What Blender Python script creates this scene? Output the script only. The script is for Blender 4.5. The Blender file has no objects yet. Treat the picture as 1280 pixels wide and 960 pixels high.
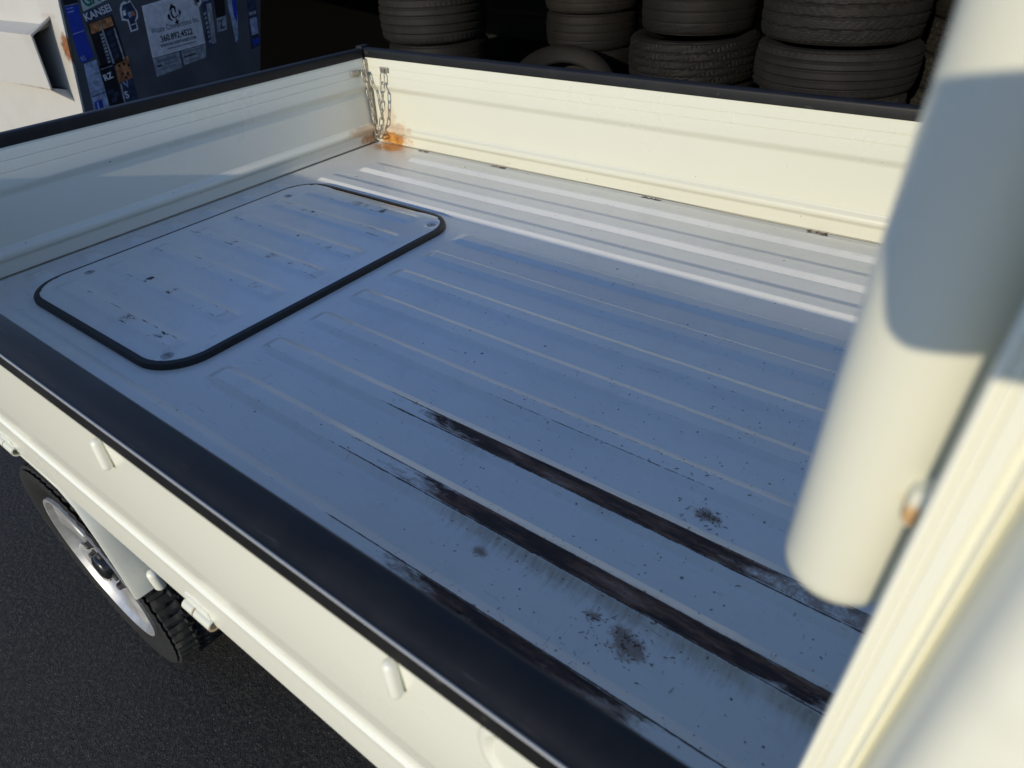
import bpy, bmesh, math, random
import numpy as np
from mathutils import Vector, Matrix, Quaternion
R = math.radians
scene = bpy.context.scene
col = scene.collection
random.seed(7)
rng = np.random.default_rng(7)

# ------------------------------------------------------------------ camera
# z = 0 is the floor of the truck bed, the asphalt lies at GZ
GZ = -0.65
CAM = Vector((1.770, -0.170, 0.660))
yaw, pitch, roll = 2.23415, -0.63917, -0.04898
fw = Vector((math.cos(pitch)*math.cos(yaw), math.cos(pitch)*math.sin(yaw), math.sin(pitch)))
rt0 = Vector((math.sin(yaw), -math.cos(yaw), 0)); up0 = rt0.cross(fw)
rt = math.cos(roll)*rt0 + math.sin(roll)*up0
up = -math.sin(roll)*rt0 + math.cos(roll)*up0
cam_d = bpy.data.cameras.new('camera'); cam = bpy.data.objects.new('camera', cam_d); col.objects.link(cam)
cam.matrix_world = Matrix(((rt.x, up.x, -fw.x, CAM.x), (rt.y, up.y, -fw.y, CAM.y), (rt.z, up.z, -fw.z, CAM.z), (0, 0, 0, 1)))
cam_d.sensor_width = 36; cam_d.lens = 23.0; cam_d.clip_start = 0.01; cam_d.clip_end = 500
cam_d.dof.use_dof = True; cam_d.dof.focus_distance = 1.35; cam_d.dof.aperture_fstop = 6.5
scene.camera = cam

# ------------------------------------------------------------------ light
SUN_DIR = Vector((-0.08, 1.0, -0.281)).normalized()      # the way the light travels
world = bpy.data.worlds.new('World'); scene.world = world; world.use_nodes = True
wn = world.node_tree.nodes; wl = world.node_tree.links
for n in list(wn): wn.remove(n)
sky = wn.new('ShaderNodeTexSky'); sky.sky_type = 'NISHITA'; sky.sun_disc = False
sky.sun_elevation = R(15.7); sky.sun_rotation = R(180 - 4.6); sky.air_density = 1.0; sky.dust_density = 0.0; sky.ozone_density = 4.5
bg = wn.new('ShaderNodeBackground'); bg.inputs['Strength'].default_value = 0.15
wo = wn.new('ShaderNodeOutputWorld')
tn = wn.new('ShaderNodeMix'); tn.data_type = 'RGBA'; tn.blend_type = 'MULTIPLY'; tn.inputs[0].default_value = 1; tn.inputs[7].default_value = (1.19, .95, .93, 1)   # the camera's slightly magenta white balance
wl.new(sky.outputs[0], tn.inputs[6]); wl.new(tn.outputs[2], bg.inputs['Color']); wl.new(bg.outputs[0], wo.inputs['Surface'])
sd = bpy.data.lights.new('sun', 'SUN'); sd.energy = 2.0; sd.angle = R(0.55); sd.color = (1.0, 0.89, 0.68)
sun = bpy.data.objects.new('sun', sd); col.objects.link(sun)
sun.rotation_euler = SUN_DIR.to_track_quat('-Z', 'Y').to_euler(); sun.location = (0, -6, 6)
scene.view_settings.view_transform = 'Standard'; scene.view_settings.look = 'None'
scene.view_settings.exposure = 0.62; scene.view_settings.gamma = 1.0; scene.view_settings.use_curve_mapping = False
scene.render.engine = 'CYCLES'
scene.cycles.max_bounces = 8

# ------------------------------------------------------------------ node helpers
class NT:
    def __init__(s, name):
        s.m = bpy.data.materials.new(name); s.m.use_nodes = True
        s.t = s.m.node_tree; s.n = s.t.nodes; s.l = s.t.links
        s.b = s.n['Principled BSDF']; s._obj = None
    def new(s, typ, **kw):
        n = s.n.new(typ)
        for k, v in kw.items(): setattr(n, k, v)
        return n
    def put(s, sock, v):
        if isinstance(v, bpy.types.NodeSocket): s.l.new(v, sock)
        elif v is not None:
            if isinstance(v, (tuple, list)) and len(v) == 3 and sock.type == 'RGBA': v = (*v, 1)
            sock.default_value = v
    def obj(s):
        if s._obj is None: s._obj = s.new('ShaderNodeTexCoord').outputs['Object']
        return s._obj
    def math(s, op, a, b=None, c=None, clamp=False):
        n = s.new('ShaderNodeMath', operation=op, use_clamp=clamp); s.put(n.inputs[0], a)
        if b is not None: s.put(n.inputs[1], b)
        if c is not None: s.put(n.inputs[2], c)
        return n.outputs[0]
    def add(s, a, b): return s.math('ADD', a, b)
    def mul(s, a, b): return s.math('MULTIPLY', a, b)
    def step(s, v, lo, hi):
        n = s.new('ShaderNodeMapRange', interpolation_type='SMOOTHSTEP')
        s.put(n.inputs['Value'], v); n.inputs['From Min'].default_value = lo; n.inputs['From Max'].default_value = hi
        return n.outputs[0]
    def vmap(s, scale=(1, 1, 1), loc=(0, 0, 0), rot=(0, 0, 0), v=None):
        n = s.new('ShaderNodeMapping'); s.put(n.inputs['Vector'], v or s.obj())
        n.inputs['Scale'].default_value = scale; n.inputs['Location'].default_value = loc; n.inputs['Rotation'].default_value = rot
        return n.outputs[0]
    def noise(s, scale, detail=4, rough=.55, v=None, dist=0):
        n = s.new('ShaderNodeTexNoise'); s.put(n.inputs['Vector'], v or s.obj())
        n.inputs['Scale'].default_value = scale; n.inputs['Detail'].default_value = detail
        n.inputs['Roughness'].default_value = rough; n.inputs['Distortion'].default_value = dist
        return n.outputs[0]
    def voro(s, scale, v=None, feature='F1', out='Distance', rnd=1):
        n = s.new('ShaderNodeTexVoronoi', feature=feature); s.put(n.inputs['Vector'], v or s.obj())
        n.inputs['Scale'].default_value = scale; n.inputs['Randomness'].default_value = rnd
        return n.outputs[out]
    def attr(s, name):
        return s.new('ShaderNodeAttribute', attribute_name=name).outputs['Fac']
    def mix(s, f, a, b, typ='MIX'):
        n = s.new('ShaderNodeMix', data_type='RGBA', blend_type=typ); s.put(n.inputs[0], f); s.put(n.inputs[6], a); s.put(n.inputs[7], b)
        return n.outputs[2]
    def ramp(s, f, stops):
        n = s.new('ShaderNodeValToRGB'); s.put(n.inputs[0], f); e = n.color_ramp.elements
        while len(e) < len(stops): e.new(.5)
        for i, (p, c) in enumerate(stops): e[i].position = p; e[i].color = (*c, 1) if len(c) == 3 else c
        return n.outputs[0]
    def bump(s, h, strength=.3, dist=.001, normal=None):
        n = s.new('ShaderNodeBump'); s.put(n.inputs['Height'], h); n.inputs['Strength'].default_value = strength
        n.inputs['Distance'].default_value = dist
        if normal: s.put(n.inputs['Normal'], normal)
        return n.outputs[0]
    def specks(s, scale, size, keep, v=None):
        """Random dots: cells of a Voronoi whose random value passes KEEP show a dot of SIZE (share of the cell)."""
        n = s.new('ShaderNodeTexVoronoi', feature='F1'); s.put(n.inputs['Vector'], v or s.obj()); n.inputs['Scale'].default_value = scale
        sep = s.new('ShaderNodeSeparateColor'); s.l.new(n.outputs['Color'], sep.inputs[0])
        on = s.math('GREATER_THAN', sep.outputs[0], 1-keep)
        sz = s.mul(sep.outputs[1], size)
        d = s.math('SUBTRACT', n.outputs['Distance'], sz)
        return s.mul(on, s.math('SUBTRACT', 1.0, s.step(d, -.02, .02)))
    def spot(s, c, r, scale=30, amp=.7, soft=.6, v=None):
        """Blotch with a ragged edge round point C with radii R."""
        m = s.vmap(scale=tuple(1/q for q in r), loc=tuple(-p/q for p, q in zip(c, r)))
        ln = s.new('ShaderNodeVectorMath', operation='LENGTH'); s.l.new(m, ln.inputs[0])
        nz = s.math('SUBTRACT', s.noise(scale, 5, .65, v=v), .5)
        d = s.add(ln.outputs['Value'], s.mul(nz, amp*2))
        return s.math('SUBTRACT', 1.0, s.step(d, 1-soft, 1.0))
    def done(s, color=None, rough=None, normal=None, **kw):
        if color is not None: s.put(s.b.inputs['Base Color'], color)
        if rough is not None: s.put(s.b.inputs['Roughness'], rough)
        if normal is not None: s.put(s.b.inputs['Normal'], normal)
        for k, v in kw.items(): s.put(s.b.inputs[k.replace('_', ' ')], v)
        return s.m

def plain(name, c, rough=.5, metal=0, var=.15, scale=25, bump=0, **kw):
    t = NT(name); nz = t.noise(scale, 5, .6)
    cc = t.mix(t.step(nz, .35, .7), tuple(x*(1-var) for x in c), tuple(min(1, x*(1+var)) for x in c))
    return t.done(cc, t.add(t.mul(nz, .2), rough-.1), t.bump(t.noise(scale*6, 3), bump, .002) if bump else None, Metallic=metal, **kw)

CREAM = (.685, .677, .556)
def paint(name, base=CREAM, rough=.28, rust=(), specks=.035, grime=.5, coat=.3):
    t = NT(name)
    big = t.noise(3.0, 5, .6); fine = t.noise(60, 4, .6)
    c = t.mix(t.mul(t.step(big, .45, .75), .25*grime), base, tuple(b*.86 for b in base))
    c = t.mix(t.mul(t.step(fine, .6, .8), .03*grime), c, (.45, .42, .34))
    d = t.specks(26, .065, specks)
    d2 = t.specks(80, .11, specks*1.2)
    chip = t.math('MAXIMUM', d, d2)
    c = t.mix(t.mul(chip, .85), c, (.10, .085, .07))
    rm = None
    for (ct, rr, sc_, st) in rust:
        m = t.mul(t.spot(ct, rr, sc_*1.3, .85, .62), st)
        rm = m if rm is None else t.math('MAXIMUM', rm, m)
    ro = t.add(t.mul(big, .06), rough-.03)
    if rm is not None:
        oc = t.ramp(t.noise(45, 6, .7), [(.3, (.26, .095, .016)), (.55, (.52, .235, .04)), (.75, (.66, .42, .13))])
        c = t.mix(rm, c, oc); ro = t.add(ro, t.mul(rm, .5))
    nb = None
    return t.done(c, ro, nb, Coat_Weight=coat, Coat_Roughness=.12)

# ------------------------------------------------------------------ materials
def bed_material(name, wear=True):
    t = NT(name)
    base = (.66, .66, .62)
    big = t.noise(2.6, 6, .62); mid = t.noise(17, 6, .65); fine = t.noise(120, 4, .6)
    c = t.mix(t.mul(t.step(big, .40, .72), .38), base, (.51, .52, .49))
    c = t.mix(t.mul(t.step(mid, .52, .78), .20), c, (.42, .40, .36))
    c = t.mix(t.mul(t.step(fine, .55, .8), .16), c, (.36, .34, .30))
    # light rub marks along the ribs
    rub = t.noise(8, 7, .78, v=t.vmap((1.4, 26, 26)))
    c = t.mix(t.mul(t.step(rub, .60, .72), .26), c, (.40, .385, .35))
    # hair scratches in two directions
    s1 = t.step(t.noise(5, 4, .55, v=t.vmap((5, 80, 1), rot=(0, 0, .30)), dist=.6), .675, .70)
    s2 = t.step(t.noise(4, 4, .55, v=t.vmap((70, 7, 1), rot=(0, 0, -1.0)), dist=1.1), .69, .715)
    c = t.mix(t.mul(t.math('MAXIMUM', s1, s2), .45), c, (.15, .13, .11))
    # dots and crumbs of dirt, denser towards the cab end
    near = t.attr('dirt')
    warp = t.vmap((1, 1, .3))
    d1 = t.specks(24, .085, .09, warp); d2 = t.specks(70, .13, .06, warp); d3 = t.specks(190, .30, .10, warp)
    dm = t.math('MAXIMUM', d1, t.math('MAXIMUM', d2, t.mul(d3, t.step(t.add(near, t.mul(mid, .4)), .45, .8))))
    c = t.mix(t.mul(dm, .92), c, (.045, .038, .03))
    # brown blotch of dirt where the floor is chafed
    n1 = t.noise(85, 7, .75)
    # halo of brown water stain beside the rusty ribs, drawn out across the bed
    halo = t.attr('halo')
    drip = t.noise(11, 6, .7, v=t.vmap((11, 2.2, 1)))
    hm = t.step(t.add(halo, t.mul(t.math('SUBTRACT', drip, .5), 1.1)), .30, .95)
    hm = t.mul(hm, t.step(t.noise(7, 3, .6), .36, .62))
    c = t.mix(t.mul(hm, .62), c, t.ramp(drip, [(.35, (.36, .33, .20)), (.7, (.16, .09, .035))]))
    # bare, rusted metal on top of the ribs
    rust = t.attr('rust'); edge = t.attr('edge')
    en = t.noise(26, 7, .75, v=t.vmap((1, 3.5, 1)))
    en2 = t.noise(9, 7, .8, v=t.vmap((1, 5, 1)))
    rm = t.step(t.add(rust, t.add(t.mul(t.math('SUBTRACT', en, .5), .8), t.mul(t.math('SUBTRACT', en2, .5), .7))), .50, .60)
    en3 = t.noise(70, 7, .8, v=t.vmap((1, 2.2, 1)))
    em = t.step(t.add(edge, t.add(t.mul(t.math('SUBTRACT', en, .5), 1.1), t.mul(t.math('SUBTRACT', en3, .5), 1.3))), .52, .62)
    worn = t.step(t.add(t.attr('worn'), t.mul(t.math('SUBTRACT', n1, .5), 1.2)), .45, .85)
    c = t.mix(t.mul(worn, .8), c, t.ramp(n1, [(.35, (.085, .036, .017)), (.55, (.20, .105, .055)), (.75, (.36, .27, .21))]))
    rc = t.ramp(t.noise(16, 8, .78, v=t.vmap((.45, 3.2, 1))), [(.36, (.014, .009, .008)), (.47, (.036, .020, .016)), (.56, (.12, .060, .040)), (.68, (.24, .17, .135))])
    c = t.mix(em, c, t.mix(n1, (.016, .012, .010), (.085, .058, .036)))
    field = t.add(rust, t.add(t.mul(t.math('SUBTRACT', en, .5), .8), t.mul(t.math('SUBTRACT', en2, .5), .7)))
    rim = t.mul(t.step(field, .36, .52), .75)
    c = t.mix(rim, c, t.mix(n1, (.075, .040, .022), (.20, .13, .08)))
    c = t.mix(rm, c, rc)
    org = t.spot((.085, 1.385, 0), (.100, .062, .05), 38, .6, .75)
    c = t.mix(t.mul(org, .95), c, t.ramp(t.noise(50, 6, .7), [(.3, (.34, .12, .03)), (.55, (.55, .25, .07)), (.75, (.62, .42, .2))]))
    allr = t.math('MAXIMUM', rm, em)
    ro = t.add(t.mul(t.math('MAXIMUM', allr, worn), .42), t.add(t.mul(mid, .16), .30))
    h = t.add(t.mul(t.noise(3.2, 3), 1.0), t.add(t.mul(t.mul(allr, t.noise(160, 5, .7)), .12), t.mul(dm, .05)))
    return t.done(c, ro, t.bump(h, .35, .008), Coat_Weight=t.mul(t.math('SUBTRACT', 1.0, allr), .55), Coat_Roughness=.14)

M = {}
M['bed'] = bed_material('bed_paint')
M['far_gate'] = paint('gate_paint', rust=[((.080, 1.41, .016), (.085, .05, .036), 45, 1.0), ((.10, 1.41, .055), (.085, .05, .022), 40, .5), ((.07, 1.41, .085), (.04, .05, .05), 40, .28)])
M['tailgate'] = paint('tailgate_paint', (.80, .79, .67), rust=[((0, 1.385, .015), (.03, .06, .03), 45, .75), ((0, 1.35, .05), (.03, .09, .02), 30, .5)], grime=.6, specks=.05)  # same paint as the far gate, base raised to brighten the shaded tailgate
CREAM_LIFTED = (.80, .79, .665)  # the same cream paint, lightened in place of missing bounce light
M['paint'] = paint('body_paint', CREAM_LIFTED, specks=.015, grime=.35)
M['cab'] = paint('cab_paint', CREAM_LIFTED, specks=.0, grime=.15, rough=.33)
M['tube'] = paint('tube_paint', rust=[((1.757, .024, .434), (.009, .010, .006), 60, .8), ((1.784, .014, .500), (.006, .012, .006), 80, .8)], specks=.0, grime=.2)
M['hinge'] = paint('hinge_paint', rust=[((1.204, -.036, -.012), (.007, .02, .010), 60, .55), ((1.171, -.036, -.012), (.002, .02, .02), 60, .6), ((.691, -.036, -.012), (.007, .02, .010), 60, .55)], specks=.0)
t = NT('cap_rubber')
nz = t.noise(14, 6, .65); f2 = t.noise(220, 3)
scf = t.math('MAXIMUM', t.step(t.noise(6, 5, .6, v=t.vmap((3, 60, 8), rot=(0, 0, .25)), dist=.5), .66, .70), t.specks(60, .14, .06))
M['cap'] = t.done(t.mix(t.mul(scf, .35), t.mix(t.mul(t.step(nz, .45, .75), .6), (.0065, .0066, .0075), (.016, .0155, .015)), (.075, .072, .068)), t.add(t.mul(nz, .28), .38), t.bump(t.add(f2, t.mul(nz, 3)), .10, .001), Specular_IOR_Level=.32)
t = NT('seal_rubber'); M['seal'] = t.done((.010, .010, .011), .55, t.bump(t.noise(200, 3), .2, .001))
M['washer'] = plain('grey_washer', (.36, .37, .37), .5)
M['steel'] = plain('dull_steel', (.40, .37, .31), .45, .7, .4, 60, .2)
M['dark'] = plain('chassis_black', (.012, .012, .012), .7)
M['silver'] = plain('silver_alloy', (.46, .455, .44), .44, .6, .10, 30, .05)
M['black_gloss'] = plain('black_plastic', (.012, .012, .013), .3)
M['nut'] = plain('nut_steel', (.10, .09, .085), .45, .8)
t = NT('window_glass'); M['glass'] = t.done((.01, .013, .014), .05, None)
def rubber(name, a, b, c):
    t = NT(name); n1 = t.noise(7, 6, .65); n2 = t.noise(60, 6, .7)
    k = t.mix(t.step(n1, .35, .7), a, b); k = t.mix(t.mul(t.step(n2, .5, .8), .5), k, c)
    return t.done(k, t.add(t.mul(n2, .2), .62), t.bump(t.noise(130, 4, .6), .35, .003), Specular_IOR_Level=.3)
M['rub1'] = rubber('tyre_rubber_grey', (.0085, .0078, .007), (.0150, .0135, .0122), (.030, .026, .022))
M['rub2'] = rubber('tyre_rubber_brown', (.0042, .0038, .0034), (.0075, .0065, .0056), (.017, .0135, .011))
M['rub3'] = rubber('tyre_rubber_dusty', (.0135, .0125, .011), (.022, .0195, .0165), (.050, .043, .033))
M['rubw'] = rubber('tyre_rubber_black', (.012, .012, .012), (.018, .018, .017), (.03, .029, .027))
# asphalt: dark binder with grey stones standing out of it
t = NT('asphalt')
v1 = t.new('ShaderNodeTexVoronoi', feature='F1'); t.l.new(t.obj(), v1.inputs['Vector']); v1.inputs['Scale'].default_value = 210
sep = t.new('ShaderNodeSeparateColor'); t.l.new(v1.outputs['Color'], sep.inputs[0])
big = t.noise(1.3, 5, .6); n2 = t.noise(105, 5, .66); n3 = t.noise(420, 4, .7)
c = t.ramp(n2, [(.38, (.0033, .003, .0023)), (.47, (.0088, .0078, .006)), (.56, (.020, .0175, .0132)), (.66, (.048, .042, .032))])
hot = t.mul(t.math('GREATER_THAN', sep.outputs[0], .80), t.math('SUBTRACT', 1.0, t.step(v1.outputs['Distance'], .14, .42)))
c = t.mix(t.mul(hot, t.add(.2, t.mul(sep.outputs[1], .7))), c, (.17, .155, .13))
c = t.mix(t.mul(t.step(big, .45, .7), .3), c, (.017, .0155, .014))
h = t.add(t.mul(n2, 1.0), t.add(t.mul(n3, .3), t.mul(hot, .15)))
M['asphalt'] = t.done(c, t.add(.55, t.mul(n3, .3)), t.bump(h, 1.0, .007))
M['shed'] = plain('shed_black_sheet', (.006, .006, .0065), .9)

# ------------------------------------------------------------------ mesh helpers
ROOTS = {}
def finish(me, ang=35):
    bm = bmesh.new(); bm.from_mesh(me); bmesh.ops.recalc_face_normals(bm, faces=bm.faces[:]); bm.to_mesh(me); bm.free()
    for p in me.polygons: p.use_smooth = True
    me.set_sharp_from_angle(angle=R(ang)); return me
def link(name, me, mat, parent=None, loc=None):
    o = bpy.data.objects.new(name, me); col.objects.link(o)
    if mat is not None and not me.materials: me.materials.append(mat)
    if parent is not None:
        o.parent = parent
        o.location = (loc if loc is not None else Vector()) - ROOTS.get(parent.name, Vector())
    elif loc is not None: o.location = loc
    return o
def part(name, me, mat, parent, label=None):
    o = link(name, me, mat, parent)
    ROOTS[o.name] = Vector()
    if label: o['label'] = label
    return o
def root(name, loc, label, cat, group=None):
    o = bpy.data.objects.new(name, None); col.objects.link(o); o.location = loc; o.empty_display_size = .1
    ROOTS[o.name] = Vector(loc); o['label'] = label; o['category'] = cat
    if group: o['group'] = group
    return o
def pydata(name, v, f, ang=35, fin=True):
    me = bpy.data.meshes.new(name); me.from_pydata([tuple(p) for p in v], [], f); me.update()
    return finish(me, ang) if fin else me
def prism(name, poly, axis, a, b, segs=1, ang=35):
    """Closed 2D outline POLY swept along AXIS from A to B. axis x: poly is (y,z); y: (x,z); z: (x,y)."""
    n = len(poly); V = []; F = []
    for k in range(segs+1):
        s = a+(b-a)*k/segs
        for p, q in poly: V.append({'x': (s, p, q), 'y': (p, s, q), 'z': (p, q, s)}[axis])
    for k in range(segs):
        for i in range(n): F.append((k*n+i, k*n+(i+1) % n, (k+1)*n+(i+1) % n, (k+1)*n+i))
    F.append(tuple(range(n))); F.append(tuple(range(segs*n, segs*n+n)))
    return pydata(name, V, F, ang)
def box(name, lo, hi, bevel=0, segs=2):
    bm = bmesh.new(); bmesh.ops.create_cube(bm, size=1)
    for v in bm.verts: v.co = Vector([lo[i]+(v.co[i]+.5)*(hi[i]-lo[i]) for i in range(3)])
    if bevel: bmesh.ops.bevel(bm, geom=bm.edges[:], offset=bevel, segments=segs, affect='EDGES', profile=.5)
    me = bpy.data.meshes.new(name); bm.to_mesh(me); bm.free(); return finish(me)
def tube(name, pts, r, seg=12, closed=False, cap=True):
    """Round bar along PTS; R a number or one per point."""
    pts = [Vector(p) for p in pts]; n = len(pts); V = []; F = []
    rr = r if isinstance(r, (list, tuple)) else [r]*n
    prev = None
    for i, p in enumerate(pts):
        a = pts[i-1] if (i or closed) else p; b = pts[(i+1) % n] if (i < n-1 or closed) else p
        d = (b-a).normalized()
        if prev is None:
            u = d.orthogonal().normalized()
        else: u = (prev-d*prev.dot(d)).normalized()
        prev = u; w = d.cross(u)
        for k in range(seg):
            th = 2*math.pi*k/seg; V.append(p+(u*math.cos(th)+w*math.sin(th))*rr[i])
    for i in range(n if closed else n-1):
        j = (i+1) % n
        for k in range(seg): F.append((i*seg+k, i*seg+(k+1) % seg, j*seg+(k+1) % seg, j*seg+k))
    if cap and not closed: F.append(tuple(range(seg))); F.append(tuple(range((n-1)*seg, n*seg)))
    return pydata(name, V, F, 50)
def capsule_pts(a, b, r, n=5):
    a = Vector(a); b = Vector(b); d = (b-a).normalized(); P = []; RR = []
    for k in range(n+1):
        th = math.pi/2*(1-k/n); P.append(a-d*r*math.sin(th)); RR.append(max(r*math.cos(th), r*.02))
    for k in range(n+1):
        th = math.pi/2*k/n; P.append(b+d*r*math.sin(th)); RR.append(max(r*math.cos(th), r*.02))
    return P, RR
def rrect(w, h, r, n=6):
    """Rounded rectangle outline centred on 0."""
    P = []
    for cx, cy, a0 in ((w/2-r, h/2-r, 0), (-w/2+r, h/2-r, 90), (-w/2+r, -h/2+r, 180), (w/2-r, -h/2+r, 270)):
        for k in range(n+1):
            th = R(a0+90*k/n); P.append((cx+r*math.cos(th), cy+r*math.sin(th)))
    return P
def lathe(name, prof, seg=48, ang=35, close=False):
    """Profile of (r, z) round the z axis."""
    n = len(prof); V = []; F = []
    for k in range(seg):
        th = 2*math.pi*k/seg
        for r_, z in prof: V.append((r_*math.cos(th), r_*math.sin(th), z))
    for k in range(seg):
        j = (k+1) % seg
        for i in range(n if close else n-1): F.append((k*n+i, j*n+i, j*n+(i+1) % n, k*n+(i+1) % n))
    return pydata(name, V, F, ang)
def joined(name, meshes):
    bm = bmesh.new()
    for m in meshes: bm.from_mesh(m)
    me = bpy.data.meshes.new(name); bm.to_mesh(me); bm.free(); me.update()
    for p in me.polygons: p.use_smooth = True
    me.set_sharp_from_angle(angle=R(35)); return me

# ------------------------------------------------------------------ ground and sky-lit surroundings
g = link('asphalt_ground', pydata('asphalt', [(-150, -150, GZ), (150, -150, GZ), (150, 150, GZ), (-150, 150, GZ)], [(0, 1, 2, 3)]), M['asphalt'])
g['kind'] = 'structure'

# open-fronted dark shed, tyres just inside; unseen slats added to block the sun
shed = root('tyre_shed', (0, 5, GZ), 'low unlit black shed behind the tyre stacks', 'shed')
SX0, SX1, SY0, SY1, SH = -4.2, 4.6, 2.36, 6.6, .90  # unseen roof kept low so the bed floor reflects open sky
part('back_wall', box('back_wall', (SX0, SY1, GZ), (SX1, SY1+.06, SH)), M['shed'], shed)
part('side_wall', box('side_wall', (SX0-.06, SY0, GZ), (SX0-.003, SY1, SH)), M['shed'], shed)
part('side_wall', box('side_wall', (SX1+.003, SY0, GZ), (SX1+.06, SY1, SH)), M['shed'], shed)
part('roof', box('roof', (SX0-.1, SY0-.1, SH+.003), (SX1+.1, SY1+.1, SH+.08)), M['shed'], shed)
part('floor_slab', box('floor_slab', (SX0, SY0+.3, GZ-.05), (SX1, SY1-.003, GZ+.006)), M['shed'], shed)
nsl = 4  # slats out of view, put in to keep the interior dark
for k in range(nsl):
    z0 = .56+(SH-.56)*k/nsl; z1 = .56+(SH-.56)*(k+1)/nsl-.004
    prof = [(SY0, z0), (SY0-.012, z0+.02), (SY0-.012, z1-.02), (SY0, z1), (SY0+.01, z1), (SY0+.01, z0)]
    part('sun_block_slat', prism('sun_block_slat', prof, 'x', SX0, SX1), M['shed'], shed)

# ------------------------------------------------------------------ the truck
L, W = 1.847, 1.41
truck = root('pickup_truck', (.9, .7, GZ), 'cream white small pickup truck with ribbed, rust-worn open load bed', 'pickup truck')

# ---- bed floor: a height field of pressed ribs
# (near edge of the top, far edge of the top, slope run, x start, x end)
RIBS = []
for yt in (.152, .280, .395, .507, .618, .728, .841, .951):
    RIBS.append([yt-.026, yt, .014, .045 if yt < .2 else .752, 1.86])
RIBS += [[1.042, 1.074, .014, .112, 1.86], [1.173, 1.216, .015, .158, 1.86], [1.318, 1.372, .016, .225, 1.86]]
SHORT = [[yt-.026, yt, .014, .028, .105] for yt in (.280, .395, .507, .618, .728, .841, .951)]
RH = .0068
def far(b): return 1.15 if b < .8 else 1.0
def sst(a, b, x): 
    q = np.clip((x-a)/(b-a), 0, 1); return q*q*(3-2*q)
def rib_h(x, y, rib, h=RH):
    a, b, run, xs, xe = rib
    py = np.clip(np.minimum((y-(a-run))/run, ((b+run*far(b))-y)/(run*far(b))), 0, 1)
    py = np.where(py < 1, py*py*(3-2*py)*.35+py*.65, py)
    px = sst(xs, xs+.028, x)*(1-sst(xe-.028, xe, x)) if xe < 1.79 else sst(xs, xs+.028, x)
    return h*py*px*(1.3 if a > 1.0 else 1.0)
def wear(k, x):
    """edge wear, full rust, worn grey along rib K"""
    z = np.zeros_like(x)
    if k == 0: return np.maximum(.40, .98*sst(1.08, 1.26, x)*(1-sst(1.74, 1.82, x))), 1.0*sst(1.15, 1.50, x)*(1-.8*sst(1.52, 1.80, x)), .8*sst(1.25, 1.45, x)*(1-sst(1.62, 1.74, x)), .75*sst(1.30, 1.45, x)*(1-sst(1.58, 1.72, x))
    if k == 1: return np.maximum(.42, .95*sst(.98, 1.18, x)), 1.24*sst(.98, 1.50, x)*(1-.32*sst(1.62, 1.80, x)), .5*sst(1.1, 1.3, x), 1.0*sst(1.18, 1.40, x)
    if k == 2: return np.maximum(.42, .95*sst(.98, 1.14, x)), 1.22*sst(.94, 1.40, x)*(1-.56*sst(1.56, 1.76, x)), .7*sst(1.1, 1.3, x), .85*sst(1.12, 1.3, x)*(1-.4*sst(1.6, 1.75, x))
    if k == 3: return .44+.22*sst(1.15, 1.28, x)*(1-sst(1.5, 1.62, x)), z, .15+z, .25*sst(1.3, 1.4, x)*(1-sst(1.5, 1.65, x))
    if k < 8: return .46+z, z, .20+z, .16+z
    return .28+z, z, .1+z, z
ys = {0.0, W}
for a, b, run, *_ in RIBS:
    ys |= {a-run-.008, a-run, a-run*.6, a-run*.25, a-.0025, a, a+.0025, (a+b)/2, b-.0025, b, b+.0025, b+run*far(b)*.35, b+run*far(b)*.7, b+run*far(b), b+run*far(b)+.006, a-run-.03, a-run-.018}
ys = sorted(y for y in ys if 0 <= y <= W); ys = np.array([y for i, y in enumerate(ys) if i == 0 or y-ys[i-1] > .0008])
xs = np.unique(np.round(np.concatenate([np.linspace(.004, L, 300), np.linspace(.02, .28, 60), np.linspace(.72, .82, 26)]), 4))
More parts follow.
